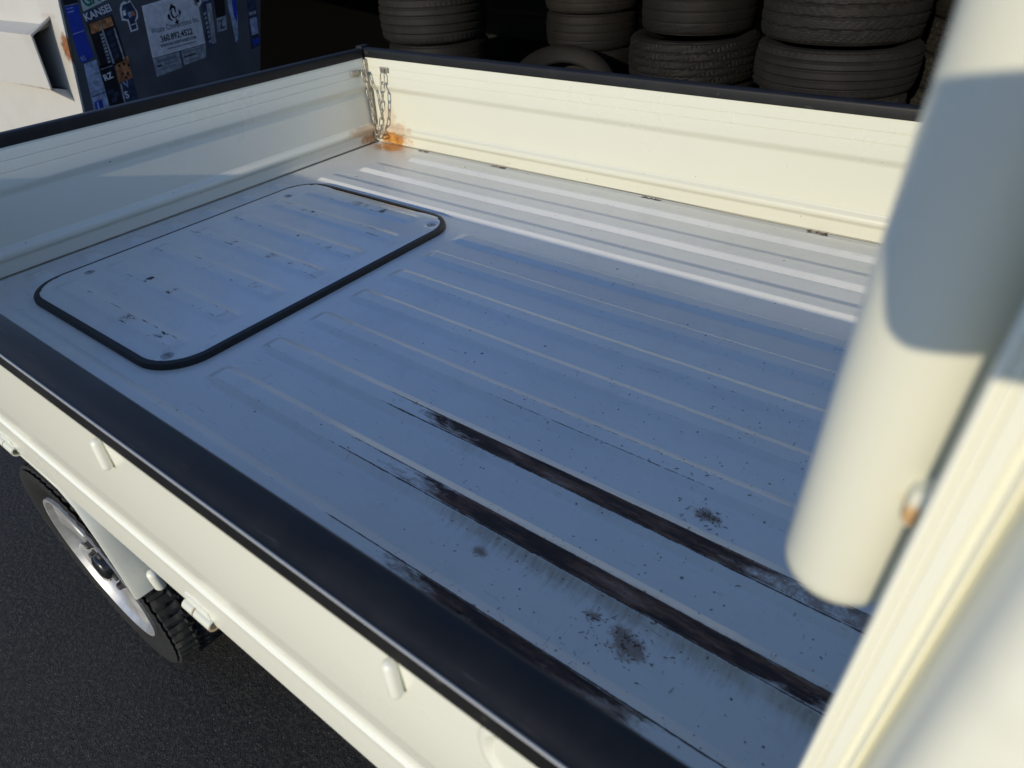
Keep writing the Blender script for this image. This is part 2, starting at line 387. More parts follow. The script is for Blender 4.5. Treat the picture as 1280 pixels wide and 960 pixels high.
def heightfield(name, xs, ys, ribs, kidx, z0, extra=None, h=RH):
    X, Y = np.meshgrid(xs, ys, indexing='ij'); Z = np.zeros_like(X)
    A = {q: np.zeros_like(X) for q in ('edge', 'rust', 'worn', 'halo', 'dirt')}
    for k, rib in zip(kidx, ribs):
        Z = np.maximum(Z, rib_h(X, Y, rib, h)); a, b, run, x0, x1 = rib
        e, r_, w_, ha = wear(k, X) if k >= 0 else (.40+0*X, 0*X, .32+0*X, 0*X)
        inx = (X > x0+.012) & ((X < x1-.012) | (x1 > 1.79))
        on = ((Y > a-.0012) & (Y < a+.0012)) | ((Y > b-.0012) & (Y < b+.0012))
        A['edge'] = np.maximum(A['edge'], np.where(on & inx, e, 0))
        ed = np.clip(1-np.maximum(np.maximum(a+.0045-Y, Y-b+.0035), 0)/.0065, 0, 1)*(1-.34*np.clip(1-np.abs(Y-(a*.55+b*.45))/((b-a)*.40), 0, 1))
        A['rust'] = np.maximum(A['rust'], np.where(inx, r_*ed, 0)); A['worn'] = np.maximum(A['worn'], np.where((Y > a) & (Y < b) & inx, w_, 0))
        dn = np.clip((a-Y)/.055, 0, 1); A['halo'] = np.maximum(A['halo'], np.where(Y < a, ha*(1-dn)**1.3, 0))
        df = np.clip((Y-b)/.02, 0, 1); A['halo'] = np.maximum(A['halo'], np.where(Y > b, ha*.6*(1-df), 0))
    A['dirt'] = sst(.9, 1.7, X)*(1-sst(.45, .95, Y))
    for cx, cy, s in ((1.615, .212, .030), (1.60, .222, .020), (1.563, .224, .015), (1.606, .437, .024), (1.62, .432, .018), (1.40, .222, .016)):
        A['worn'] = np.maximum(A['worn'], .98*np.exp(-(((X-cx)/s)**2+((Y-cy)/(s*.7))**2)))
    if extra: Z = extra(X, Y, Z, A)
    n, m = X.shape; V = np.stack([X, Y, Z+z0], -1).reshape(-1, 3)
    idx = np.arange(n*m).reshape(n, m)
    F = np.stack([idx[:-1, :-1], idx[1:, :-1], idx[1:, 1:], idx[:-1, 1:]], -1).reshape(-1, 4)
    me = pydata(name, V, F.tolist(), 19)
    for q, v in A.items():
        at = me.attributes.new(q, 'FLOAT', 'POINT'); at.data.foreach_set('value', v.reshape(-1).astype(np.float32))
    return me
def floor_relief(X, Y, Z, A):
    Z += -.0025*sst(.0, .06, W-Y)*0
    Z += .0012*np.sin(X*7+Y*3)*np.sin(Y*5-X*2)*.6                     # the sheet is not quite flat
    A['worn'] = np.maximum(A['worn'], .5*(1-sst(.0, .012, X)))
    return Z
fl = part('bed_floor', heightfield('bed_floor', xs, ys, RIBS+SHORT, list(range(len(RIBS)))+[9]*len(SHORT), 0, floor_relief), M['bed'], truck)
part('floor_pan', box('floor_pan', (.006, .003, -.030), (L, W-.003, -.006)), M['dark'], truck)

# ---- hatch cover, standing a little proud of the floor on a black seal
HX0, HX1, HY0, HY1, HR = .128, .702, .206, 1.000, .085
hcx, hcy, hw, hh = (HX0+HX1)/2, (HY0+HY1)/2, HX1-HX0, HY1-HY0
HZ = .0125
hatch = root if False else None
def in_rr(X, Y, w, h, r):
    qx = np.abs(X-hcx)-(w/2-r); qy = np.abs(Y-hcy)-(h/2-r)
    return np.hypot(np.maximum(qx, 0), np.maximum(qy, 0))+np.minimum(np.maximum(qx, qy), 0)-r
HR_RIBS = [[yt-.026, yt, .014, .175, .655] for yt in (.280, .395, .507, .618, .728, .841)]+[[.925, .951, .014, .20, .62]]
hx = np.unique(np.round(np.concatenate([np.linspace(HX0, HX1, 110), np.linspace(.165, .21, 14), np.linspace(.61, .67, 18)]), 4))
hy = {HY0, HY1}
for a, b, run, *_ in HR_RIBS: hy |= {a-run, a-run*.5, a-.002, a, a+.002, (a+b)/2, b-.002, b, b+.002, b+run*far(b)*.5, b+run*far(b)}
hy |= set(np.linspace(HY0, HY1, 60).tolist()); hy = sorted(hy); hy = np.array([y for i, y in enumerate(hy) if i == 0 or y-hy[i-1] > .0008])
def hatch_relief(X, Y, Z, A):
    d = in_rr(X, Y, hw, hh, HR)
    Z = Z-.004*sst(-.006, 0, d)
    for cx, cy in HS:
        q = np.hypot(X-cx, Y-cy); Z -= .0022*(1-sst(.011, .019, q)); A['worn'] = np.maximum(A['worn'], .35*(1-sst(.012, .02, q))*sst(.006, .01, q))
    # paint chipped through at some rib ends
    rr = random.Random(3)
    for a, b, run, x0, x1 in HR_RIBS:
        for e0 in (a, b):
            on = np.exp(-((Y-e0)/.0022)**2); am = np.zeros_like(X)
            for q in range(7):
                cx = x1-.022-abs(rr.gauss(0, .02)) if q == 0 else rr.uniform(x0+.01, x1-.02)
                am = np.maximum(am, rr.uniform(.45, .95)*np.exp(-((X-cx)/rr.uniform(.006, .045))**2))
            A['edge'] = np.maximum(A['edge'], on*am*.86)
        on = ((Y > a) & (Y < b))*1.0
        for q in range(3):
            cx = rr.uniform(x0+.03, x1-.01); A['edge'] = np.maximum(A['edge'], on*rr.uniform(.3, .62)*np.exp(-((X-cx)/rr.uniform(.006, .03))**2))
            A['worn'] = np.maximum(A['worn'], on*rr.uniform(.3, .7)*np.exp(-((X-cx)/rr.uniform(.01, .05))**2))
    return Z
HS = ((.651, .240), (.170, .331), (.668, .944), (.180, .885))
me = heightfield('hatch_cover', hx, hy, HR_RIBS, [-1]*len(HR_RIBS), HZ, hatch_relief, .0048)
bm = bmesh.new(); bm.from_mesh(me)
kill = []
for v in bm.verts:
    d = float(in_rr(np.array(v.co.x), np.array(v.co.y), hw, hh, HR))
    if d > 0:                                                          # pull the corner vertices in onto the rounded outline
        qx = abs(v.co.x-hcx)-(hw/2-HR); qy = abs(v.co.y-hcy)-(hh/2-HR); s = HR/math.hypot(qx, qy)
        v.co.x = hcx+math.copysign(hw/2-HR+qx*s, v.co.x-hcx); v.co.y = hcy+math.copysign(hh/2-HR+qy*s, v.co.y-hcy)
bmesh.ops.remove_doubles(bm, verts=bm.verts[:], dist=.0002); bm.to_mesh(me); bm.free(); me.update()
for p in me.polygons: p.use_smooth = True
hatch = part('hatch_cover', me, M['bed'], truck, 'ribbed floor hatch with rounded corners and black seal')
so = rrect(hw+.016, hh+.016, HR+.007, 10); si = rrect(hw-.011, hh-.011, HR-.0055, 10)
V = []; F = []; n = len(so)
for ring, z in ((so, .0005), (rrect(hw+.015, hh+.015, HR+.0065, 10), .0070), (rrect(hw+.010, hh+.010, HR+.005, 10), .0112), (rrect(hw+.002, hh+.002, HR+.001, 10), .0118), (si, .0122), (si, .001)):
    for p, q in ring: V.append((hcx+p, hcy+q, z))
for k in range(5):
    for i in range(n): F.append((k*n+i, k*n+(i+1) % n, (k+1)*n+(i+1) % n, (k+1)*n+i))
part('hatch_seal', pydata('hatch_seal', V, F), M['seal'], hatch)
for cx, cy in HS:
    m1 = lathe('hatch_screw', [(0, .0006), (.0028, .0006), (.0029, .0014), (.0050, .0012), (.0056, .0)], 20)
    o = link('hatch_screw', m1, M['steel'], hatch); o.location = (cx, cy, HZ-.0022)
    m2 = lathe('rubber_washer', [(.0057, .0), (.0070, .0008), (.0105, .0006), (.0125, -.0005)], 24)
    o = link('rubber_washer', m2, M['washer'], hatch); o.location = (cx, cy, HZ-.0016)

# ---- gates: pressed sheet, inner face d (inwards), outer face e (outwards)
def smooth_prof(pts, n=9):
    out = []
    for (z0, d0), (z1, d1) in zip(pts[:-1], pts[1:]):
        if abs(d1-d0) > .004 and (z1-z0) > .01:
            for k in range(n):
                q = k/n; s = q*q*(3-2*q); out.append((z0+(z1-z0)*q, d0+(d1-d0)*s))
        else: out.append((z0, d0))
    return out+[pts[-1]]
INNER = smooth_prof([(.003, .002), (.027, .002), (.030, .0026), (.0445, .0105), (.048, .0112), (.051, .0105), (.063, .0015), (.0655, -.0002), (.164, -.0022), (.188, .0078), (.2142, .0070), (.2154, .0055), (.2166, .0070), (.2374, .0064), (.2386, .0048), (.2398, .0064), (.274, .0058)])
OUTER = smooth_prof([(-.030, .028), (-.012, .030), (-.0085, .0325), (.038, .0315), (.041, .0312), (.0550, .0312), (.0568, .0295), (.058, .0282), (.118, .0335), (.124, .0344), (.132, .0348), (.200, .0335), (.274, .0312)])
def gate_poly(sgn, base):
    """outline in (across, z): SGN +1 when inwards is +, BASE the inner plane"""
    P = [(base+sgn*(d-.004), z) for z, d in INNER]
    P += [(base-sgn*e, z) for z, e in reversed(OUTER)]
    P += [(base-sgn*.010, -.030), (base-sgn*.010, -.002)]
    return P
def cap_poly(sgn, base):
    pts = [(-.0365, .266), (-.0365, .272), (-.0362, .2835)]
    for k in range(5):
        th = R(180-78*k/4); pts.append((-.0343+.0019*math.cos(th), .2850+.0019*math.sin(th)))
    pts += [(-.0315, .2876), (-.0280, .2892), (-.0240, .2908), (-.0190, .2921), (-.0120, .2927), (-.007, .2925)]
    for k in range(6):
        th = R(90-90*k/5); pts.append((-.0030+.0068*math.cos(th), .2850+.0068*math.sin(th)))
    pts += [(.0038, .2735), (.0035, .266)]
    return [(base+sgn*p, z) for p, z in pts]
ng = part('side_gate', prism('side_gate', gate_poly(1, 0), 'x', -.03, L+.003, 30, 14), M['paint'], truck, 'near side gate, its outer face in the sun')
part('cap_rail', prism('cap_rail', cap_poly(1, 0), 'x', -.035, L+.001, 60, 40), M['cap'], ng)
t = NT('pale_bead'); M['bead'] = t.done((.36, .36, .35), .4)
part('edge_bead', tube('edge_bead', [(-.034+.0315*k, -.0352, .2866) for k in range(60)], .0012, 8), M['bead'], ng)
fg = part('side_gate', prism('side_gate', gate_poly(-1, W), 'x', -.03, L+.003, 30, 14), M['far_gate'], truck, 'far side gate, its inner face in full sun')
part('cap_rail', prism('cap_rail', cap_poly(-1, W), 'x', -.012, L+.001, 60, 40), M['cap'], fg)
tg = part('tailgate', prism('tailgate', gate_poly(1, 0), 'y', .012, W-.013, 24, 14), M['tailgate'], truck, 'tailgate with grazing sun on its inner face')
part('cap_rail', prism('cap_rail', cap_poly(1, 0), 'y', .010, W-.012, 48, 40), M['cap'], tg)
# black corner buffer where the two rails meet, and a grey upright filler at the far gate
part('corner_buffer', box('corner_buffer', (-.030, W-.010, .225), (-.002, W+.030, .2985), .006), M['cap'], fg)
part('corner_filler', box('corner_filler', (.002, W-.016, .012), (.0105, W-.002, .262), .002), M['steel'], fg)
# rope hooks and hinges on the near gate
for x in (.75, 1.15, 1.55):
    P, RR = capsule_pts((x-.001, -.0355, .250), (x+.002, -.0375, .224), .0056)
    part('rope_hook', tube('rope_hook', P, RR, 14), M['paint'], ng)
for x in (.615, 1.150):
    pts = [(x, -.0335, -.008), (x+.022, -.0335, -.008)]
    part('hinge_barrel', tube('hinge_barrel', pts, .0080, 18), M['hinge'], ng)
    ring = [(x+.024, 0, 0), (x+.056, 0, 0)]
    V = []; F = []; s = 18
    for xx, r_ in ((x+.024, .0080), (x+.056, .0080), (x+.056, .0060), (x+.035, .0058)):
        for k in range(s): V.append((xx, -.0335+r_*math.cos(2*math.pi*k/s), -.008+r_*math.sin(2*math.pi*k/s)))
    for j in range(3):
        for k in range(s): F.append((j*s+k, j*s+(k+1) % s, (j+1)*s+(k+1) % s, (j+1)*s+k))
    F.append(tuple(range(3*s, 4*s)))
    part('hinge_barrel', pydata('hinge_barrel', V, F), M['hinge'], ng, 'hollow hinge end with a rusty mouth')
    part('hinge_leaf', box('hinge_leaf', (x+.002, -.0345, -.008), (x+.052, -.029, .012), .0015), M['paint'], ng)
# pressed latch recess
V = []; F = []
rings = [(.20, .082, .040, .0), (.194, .076, .037, .0022), (.186, .068, .033, .0022), (.176, .058, .028, -.002), (.150, .036, .017, -.0075), (.11, .012, .005, -.009)]
for w_, h_, r_, e in rings:
    for p, q in rrect(w_, h_, r_, 8): V.append((1.722+p, -.0335-e, .236+q))
n = len(rrect(.2, .08, .04, 8))
for k in range(len(rings)-1):
    for i in range(n): F.append((k*n+i, k*n+(i+1) % n, (k+1)*n+(i+1) % n, (k+1)*n+i))
F.append(tuple(range((len(rings)-1)*n, len(rings)*n)))
part('latch_recess', pydata('latch_recess', V, F, 50), M['paint'], ng)

# ---- chain between tailgate and far gate
chain = part('gate_chain', box('hook', (.006, 1.352, .222), (.010, 1.386, .234), .001), M['steel'], truck, 'steel link chain hanging in the far rear corner')
part('chain_bracket', joined('chain_bracket', [box('b', (.0045, 1.335, .219), (.0085, 1.368, .236), .001), tube('b', [(.0085, 1.372, .229), (.017, 1.374, .231), (.020, 1.378, .226), (.014, 1.380, .221)], .0022, 8)]), M['steel'], chain)
part('chain_bracket', joined('chain_bracket', [box('b', (.070, W-.0095, .228), (.104, W-.0055, .244), .001), tube('b', [(.080, W-.012, .236), (.094, W-.012, .236)], .005, 10)]), M['steel'], chain)
A0, A1, A2 = Vector((.018, 1.377, .226)), Vector((.034, 1.381, .036)), Vector((.087, W-.016, .232))
path = []
for k in range(60): q = k/59; path.append(A0.lerp(A1, q)+Vector((.010*math.sin(math.pi*q), -.004*math.sin(math.pi*q), 0)))
for k in range(8): q = k/8; path.append(Vector((.034+.014*q, 1.381, .036-.008*math.sin(math.pi*q))))
B1 = Vector((.050, 1.381, .038))
for k in range(60): q = k/59; path.append(B1.lerp(A2, q**.85 if 0 else q)+Vector((.010*math.sin(math.pi*q), -.005*math.sin(math.pi*q), 0)))
def ring_link(l, w, r_):
    pts = []
    for cz, a0 in ((l/2-w/2, 0), (-(l/2-w/2), 180)):
        for k in range(7):
            th = R(a0+180*k/6); pts.append((math.cos(th)*w/2, 0, cz+math.sin(th)*w/2))
    return tube('chain_link', pts, r_, 8, closed=True)
LK = ring_link(.034, .0140, .0022); LK.materials.append(M['steel'])
acc = 0; nxt = .012; i = 0
for a, b in zip(path[:-1], path[1:]):
    sg = (b-a).length
    if acc+sg >= nxt:
        p = a.lerp(b, (nxt-acc)/max(sg, 1e-9)); d = (b-a).normalized()
        o = link('chain_link', LK, None, chain); o.location = p
        o.rotation_mode = 'QUATERNION'; o.rotation_quaternion = d.to_track_quat('Z', 'Y') @ Quaternion((0, 0, 1), R(90*(i % 2)+25))
        i += 1; nxt += .0275
    acc += sg

# ---- tyres
def tyre_mesh(name, Ro, w, kind, seg=192, rim=None):
    """Tyre round z, width W: grooved tread, rounded shoulders, sidewalls and beads, inside left open."""
    ri = rim or Ro*.60; hw = w/2
    tread = np.linspace(-.80, .80, 45)*hw
    prof = []
    def sw(s):
        q = []
        for u, rr_ in ((.55, ri), (.66, ri+.004), (.72, ri+.012), (.86, ri+(Ro-ri)*.30), (.965, ri+(Ro-ri)*.52), (.985, ri+(Ro-ri)*.66), (.95, ri+(Ro-ri)*.82), (.90, Ro-.018), (.87, Ro-.0105)): q.append((rr_, s*u*hw))
        return q
    lo = sw(-1); hi = sw(1)[::-1]
    tr = [(Ro-.007*abs(z/(hw*.8))**2.4, z) for z in tread]
    inner = [(ri+.004, hw*.50), (ri+.014, hw*.60), (ri+(Ro-ri)*.5, hw*.88), (Ro-.020, hw*.70), (Ro-.016, 0), (Ro-.020, -hw*.70), (ri+(Ro-ri)*.5, -hw*.88), (ri+.014, -hw*.60), (ri+.004, -hw*.50)]
    prof = np.array(lo+tr+hi+inner); n = len(prof); nl = len(lo)
    th = np.linspace(0, 2*np.pi, seg, endpoint=False)
    rr_ = np.repeat(prof[None, :, 0], seg, 0).copy(); zz = np.repeat(prof[None, :, 1], seg, 0)
    T = np.repeat(th[:, None], n, 1)
    u = zz/hw; isT = np.zeros(n, bool); isT[nl-2:nl+len(tr)+2] = True
    def groove(c, wd): return np.clip(1.35-np.abs(u-c)/wd, 0, 1)
    arc = T*Ro
    def sip(period, duty, slant, phase=0): 
        q = ((arc+slant*zz)/period+phase) % 1.0
        return np.clip((duty-np.abs(q-.5)*1.0+.0)/.06+.5, 0, 1)
    D = np.zeros_like(rr_)
    if kind == 'ribbed':
        for c in (-.55, -.20, .20, .55): D = np.maximum(D, groove(c, .055)*.007)
        D = np.maximum(D, sip(.030, .10, .3)*(np.abs(u) > .62)*.003)
    elif kind == 'allseason':
        for c in (-.42, 0, .42): D = np.maximum(D, groove(c+.02*np.sin(arc/.012), .05)*.007)
        D = np.maximum(D, sip(.030, .11, 1.2)*(u > .05)*.0035); D = np.maximum(D, sip(.030, .11, -1.2, .3)*(u < -.05)*.0035)
    elif kind == 'block':
        for c in (-.50, -.17, .17, .50): D = np.maximum(D, groove(c+.03*np.sin(arc/.006), .045)*.006)
        D = np.maximum(D, sip(.021, .13, .25)*.0035)
    elif kind == 'worn':
        for c in (-.45, 0, .45): D = np.maximum(D, groove(c, .04)*.0028)
        D = np.maximum(D, sip(.028, .09, .5)*(np.abs(u) > .3)*.0016)
    elif kind == 'lug':
        z1 = .15*np.abs(((arc/.026) % 1)-.5)*2-.075
        for c in (-.30, .30): D = np.maximum(D, groove(c+z1, .05)*.008)
        D = np.maximum(D, groove(z1*1.4, .04)*.007)
        D = np.maximum(D, sip(.026, .16, .20)*(np.abs(u) > .50)*.008)
        D = np.maximum(D, sip(.026, .12, -.6)*(np.abs(u) <= .50)*.005)
    shoulder = np.where(isT[None, :], 1.0, 0.0)
    if kind == 'lug':                                                   # lugs run down over the shoulder
        sh = (np.abs(u) > .84) & (rr_ > ri+(Ro-ri)*.60) & (np.arange(n)[None, :] < nl+len(tr)+9)
        rr_ += np.where(sh, (1-sip(.026, .18, .20))*.004-.002, 0)
        zz = zz+np.where(sh, np.sign(u)*(1-sip(.026, .18, .20))*.002, 0)
    rr_ = rr_-D*shoulder
    V = np.stack([rr_*np.cos(T), rr_*np.sin(T), zz], -1).reshape(-1, 3)
    I = np.arange(seg*n).reshape(seg, n); J = np.roll(I, -1, 0)
    F = np.stack([I, J, np.roll(J, -1, 1), np.roll(I, -1, 1)], -1).reshape(-1, 4)
    me = bpy.data.meshes.new(name); me.from_pydata(V.tolist(), [], F.tolist()); me.update()
    for p in me.polygons: p.use_smooth = True
    me.set_sharp_from_angle(angle=R(30)); return me

# ---- truck wheels
WC = Vector((.575, .058, -.39)); WR = .26; WWd = .155
TW = tyre_mesh('tyre', WR-.001, WWd, 'lug', 240, .168); TW.materials.append(M['rubw'])
def alloy():
    P = [(.1685, -.07), (.1725, -.068), (.1715, -.060), (.158, -.052), (.155, .02), (.158, .056), (.1690, .066), (.1740, .0685), (.1735, .0745), (.1665, .0745), (.1600, .066), (.1530, .056), (.1495, .04), (.1480, -.05), (.160, -.066)]
    ms = [lathe('r', P, 72, 30)]
    ms.append(lathe('d', [(.0, .056), (.062, .056), (.070, .060), (.078, .056), (.078, .030), (0, .030)], 48, 30))
    for k in range(6):                                                  # broad spokes, wider at the rim
        th = 2*math.pi*k/6+.25; V = []; F = []
        for r_, wd, z, dp in ((.064, .026, .059, .02), (.088, .024, .060, .022), (.118, .036, .061, .026), (.140, .050, .063, .03), (.1560, .064, .065, .03)):
            for s, zz in ((-1, z-.006), (-.72, z), (.72, z), (1, z-.006), (.9, z-dp), (-.9, z-dp)):
                x, y = r_, s*wd
                V.append((x*math.cos(th)-y*math.sin(th), x*math.sin(th)+y*math.cos(th), zz))
        for j in range(4):
            for i in range(6): F.append((j*6+i, j*6+(i+1) % 6, (j+1)*6+(i+1) % 6, (j+1)*6+i))
        F += [tuple(range(6)), tuple(range(24, 30))]
        ms.append(pydata('s', V, F, 40))
    return joined('wheel_rim', ms)
RIM = alloy(); RIM.materials.append(M['silver'])
DRUM = lathe('brake_drum', [(0, -.01), (.105, -.01), (.112, -.02), (.112, -.06), (0, -.06)], 40); DRUM.materials.append(M['dark'])
HUB = lathe('hub_cap', [(0, .078), (.018, .077), (.027, .073), (.0295, .069), (.0305, .054)], 32); HUB.materials.append(M['black_gloss'])
NUT = lathe('wheel_nut', [(0, .009), (.005, .009), (.0078, .007), (.0085, 0), (.0105, -.001), (.0105, -.004)], 6, 20); NUT.materials.append(M['nut'])
def wheel(x, y, facing, spin):
    w = root_part('wheel', truck)
    w.location = Vector((x, y, WC.z))-ROOTS['pickup_truck']
    w.rotation_euler = (R(90)*facing, 0, 0) if facing > 0 else (R(-90), 0, 0)
    for nm, me in (('tyre', TW), ('rim', RIM), ('brake_drum', DRUM), ('hub_cap', HUB)):
        o = bpy.data.objects.new(nm, me); col.objects.link(o); o.parent = w; o.rotation_euler = (0, 0, spin)
    for k in range(6):
        th = 2*math.pi*k/6+.25+spin+math.pi/6
        o = bpy.data.objects.new('wheel_nut', NUT); col.objects.link(o); o.parent = w; o.location = (.052*math.cos(th), .052*math.sin(th), .060)
    return w
def root_part(name, parent):
    o = bpy.data.objects.new(name, None); col.objects.link(o); o.parent = parent; o.empty_display_size = .1; return o
wheel(WC.x, WC.y, 1, .35)
wheel(WC.x, W-.058, -1, .1)
wheel(2.55, WC.y-.01, 1, .8)
wheel(2.55, W-.058, -1, .5)
# mudguard over the near rear wheel: a bent sheet with a rolled outer lip
mp = [(.833, -.262), (.830, -.205), (.822, -.125), (.806, -.060), (.775, -.036), (.70, -.033), (.47, -.033), (.44, -.034)]
V = []; F = []
nx = len(mp)
for y_, o_ in ((-.026, -.004), (-.030, .001), (-.0295, .005), (-.024, .007), (.0, .008), (.20, .008), (.20, .005), (-.02, .004)):
    for i, (x, z) in enumerate(mp):
        a = Vector(mp[max(i-1, 0)]); b = Vector(mp[min(i+1, nx-1)]); d = (b-a).normalized(); nrm = Vector((d.y, -d.x))*1
        V.append((x+nrm.x*o_, y_, z+nrm.y*o_))
m_ = 8
for j in range(m_):
    for i in range(nx-1): F.append((j*nx+i, j*nx+i+1, ((j+1) % m_)*nx+i+1, ((j+1) % m_)*nx+i))
mg = part('mudguard', pydata('mudguard', V, F, 60), M['paint'], truck)
P, RR = capsule_pts((.866, .006, -.238), (.870, .004, -.205), .010)
part('mudguard_bolt', tube('mudguard_bolt', P, RR, 14), M['paint'], mg)
part('mud_flap', box('mud_flap', (.262, .045, -.46), (.270, .215, -.06), .003), M['seal'], truck)
part('chassis', joined('chassis', [box('c', (-.02, .28, -.16), (2.9, .38, -.04), .01), box('c', (-.02, 1.03, -.16), (2.9, 1.13, -.04), .01), box('c', (.1, .32, -.30), (.9, 1.1, -.08), .03), box('c', (.54, .14, -.41), (.61, 1.27, -.36), .02), box('c', (2.5, .14, -.41), (2.58, 1.27, -.36), .02)]), M['dark'], truck)

# ---- cab: rear corner close to the lens, so its plan is drawn finely there
def cab_plan():
    near = [(1.850, .30), (1.850, .085), (1.847, .062), (1.838, .046), (1.80, .030), (1.7935, .026), (1.7922, .012), (1.7900, .0065), (1.7848, .004), (1.7843, .0015), (1.7850, -.0005),
            (1.7868, -.0008), (1.7871, .0006), (1.7877, .0006), (1.7880, -.0008), (1.7896, -.0010), (1.7899, .0005), (1.7905, .0005), (1.7908, -.0012), (1.7950, -.0018), (1.7958, -.0014), (1.7964, .0000),
            (1.7974, .0016), (1.7986, .0012), (1.7992, -.0008), (1.7999, -.0016), (1.8006, -.0008), (1.8012, .0040), (1.8024, .0046), (1.8034, .0010), (1.8040, -.0090), (1.8056, -.0180), (1.8088, -.0248), (1.8150, -.0292), (1.8250, -.0314), (1.840, -.0326), (1.88, -.0335), (2.90, -.0335)]
    far = [(2.96, -.010), (2.985, .05), (2.99, .3), (2.99, 1.1), (2.985, 1.36), (2.96, 1.42), (2.90, 1.4435), (1.88, 1.4435), (1.862, 1.43), (1.852, 1.39), (1.850, 1.30)]
    return near+far
plan = cab_plan(); V = []; F = []; n = len(plan)
zs = [-.42, -.20, 0, .18, .36, .470, .480, .488, .494, .500, .508, .56, .70, .86, .98, 1.03, 1.065, 1.08]
for z in zs:
    k = max(0, (z-.86)/.22); tz = 1-.16*k*k
    bump = .0012*math.exp(-((z-.489)/.008)**2)                          # faint pressed crease across the pillar
    for x, y in plan:
        yy = .705+(y-.705)*tz if z > .9 else y
        xx = 1.7975+(x-1.7975)*(1-.14*max(0, (z-.45)/.6) if x > 2.4 else 1)
        if y < -.02 and x > 1.81: yy -= bump
        V.append((xx, yy, z))
for k in range(len(zs)-1):
    for i in range(n): F.append((k*n+i, k*n+(i+1) % n, (k+1)*n+(i+1) % n, (k+1)*n+i))
F += [tuple(range(n)), tuple(range((len(zs)-1)*n, len(zs)*n))]
cab = part('cab', pydata('cab', V, F, 30), M['cab'], truck, 'cream cab whose rear corner pillar fills the near side')
part('side_window', box('side_window', (1.96, -.0375, .36), (2.62, -.0345, .80), .001), M['glass'], cab)
part('side_window', box('side_window', (1.96, 1.4445, .36), (2.62, 1.4475, .80), .001), M['glass'], cab)
part('rear_window', box('rear_window', (1.845, .42, .44), (1.8492, 1.26, .82), .001), M['glass'], cab)
part('door_handle', box('door_handle', (1.93, -.052, .22), (2.05, -.036, .245), .006), M['paint'], cab)

# ---- white tube at the cab's rear corner
TC = Vector((1.7690, .036))
TR = .0204
TZ = .4375
P = [Vector((TC.x, TC.y, TZ+q)) for q in (0, .0002, .0015, .0045, .010)]+[Vector((TC.x, TC.y, TZ+.01+.05*k)) for k in range(1, 12)]+[Vector((TC.x, TC.y, TZ+.572)), Vector((TC.x, TC.y, TZ+.58))]
RR = [.001, TR-.006, TR-.003, TR-.0008, TR]+[TR]*11+[TR-.004, .001]
tb = part('corner_tube', tube('corner_tube', P, RR, 40), M['tube'], truck, 'round white tube closed at its lower end')
part('tube_bracket', box('tube_bracket', (1.776, .050, TZ+.03), (1.8, .056, 1.0), .001), M['tube'], tb)
for z in (.494, .80):
    part('tube_clamp', box('tube_clamp', (1.780, .012, z), (1.7915, .054, z+.016), .003), M['tube'], tb)

# ------------------------------------------------------------------ dirt lying in the bed
V = []; F = []
def sliver(x, y, l, w, a, z):
    d = Vector((math.cos(a), math.sin(a), 0)); nn = Vector((-d.y, d.x, 0)); k = random.uniform(-.16, .16)*l
    base = len(V)
    for q in (0, .5, 1):
        c = Vector((x, y, z))+d*(l*(q-.5))+nn*(k*(1-(2*q-1)**2)); ww = w*(1 if q == .5 else .55)
        zz = .0012 if q == .5 else .0004
        V.extend([c+nn*ww/2+Vector((0, 0, .0003)), c-nn*ww/2+Vector((0, 0, .0003)), c+Vector((0, 0, zz+.0005))])
    for s in (0, 3):
        F.extend([(base+s, base+s+3, base+s+5, base+s+2), (base+s+2, base+s+5, base+s+4, base+s+1)])
def rib_top(x, y):
    return max([float(rib_h(np.array(x), np.array(y), rb)) for rb in RIBS]+[0])
for cx, cy, s, n_, lm in ((1.612, .212, .022, 70, .009), (1.566, .222, .008, 18, .006), (1.606, .437, .016, 46, .007), (1.60, .235, .05, 40, .005), (1.40, .222, .035, 16, .008), (1.47, .20, .05, 12, .008), (1.55, .46, .06, 16, .008), (1.70, .33, .06, 12, .008)):
    for _ in range(n_):
        x, y = random.gauss(cx, s), random.gauss(cy, s*.7)
        if .02 < x < 1.82 and .02 < y < 1.38: sliver(x, y, random.uniform(.15, 1)*lm, random.uniform(.0002, .0006), random.uniform(0, 6.28), rib_top(x, y))
for _ in range(200):
    x, y = random.uniform(.75, 1.82), random.betavariate(1.2, 2.2)*1.2+.03
    sliver(x, y, random.uniform(.001, .006)*random.random(), random.uniform(.0004, .0012), random.uniform(0, 6.28), rib_top(x, y))
for x0, x1, n_ in ((.5, .56, 8), (1.02, 1.07, 8), (1.45, 1.5, 8), (.2, .24, 8)):          # grime caught along the far gate
    for _ in range(n_*3): sliver(random.uniform(x0, x1), W-.006-random.random()*.006, random.uniform(.004, .012), .0016, random.uniform(-.3, .3), 0.0005)
dm = plain('dry_litter', (.13, .065, .030), .8, 0, .6, 300)
lit = link('dry_debris', pydata('dry_debris', V, F, 30), dm); lit['kind'] = 'stuff'
lit['label'] = 'dry brown grass bits and crumbs strewn over the bed floor'; lit['category'] = 'debris'

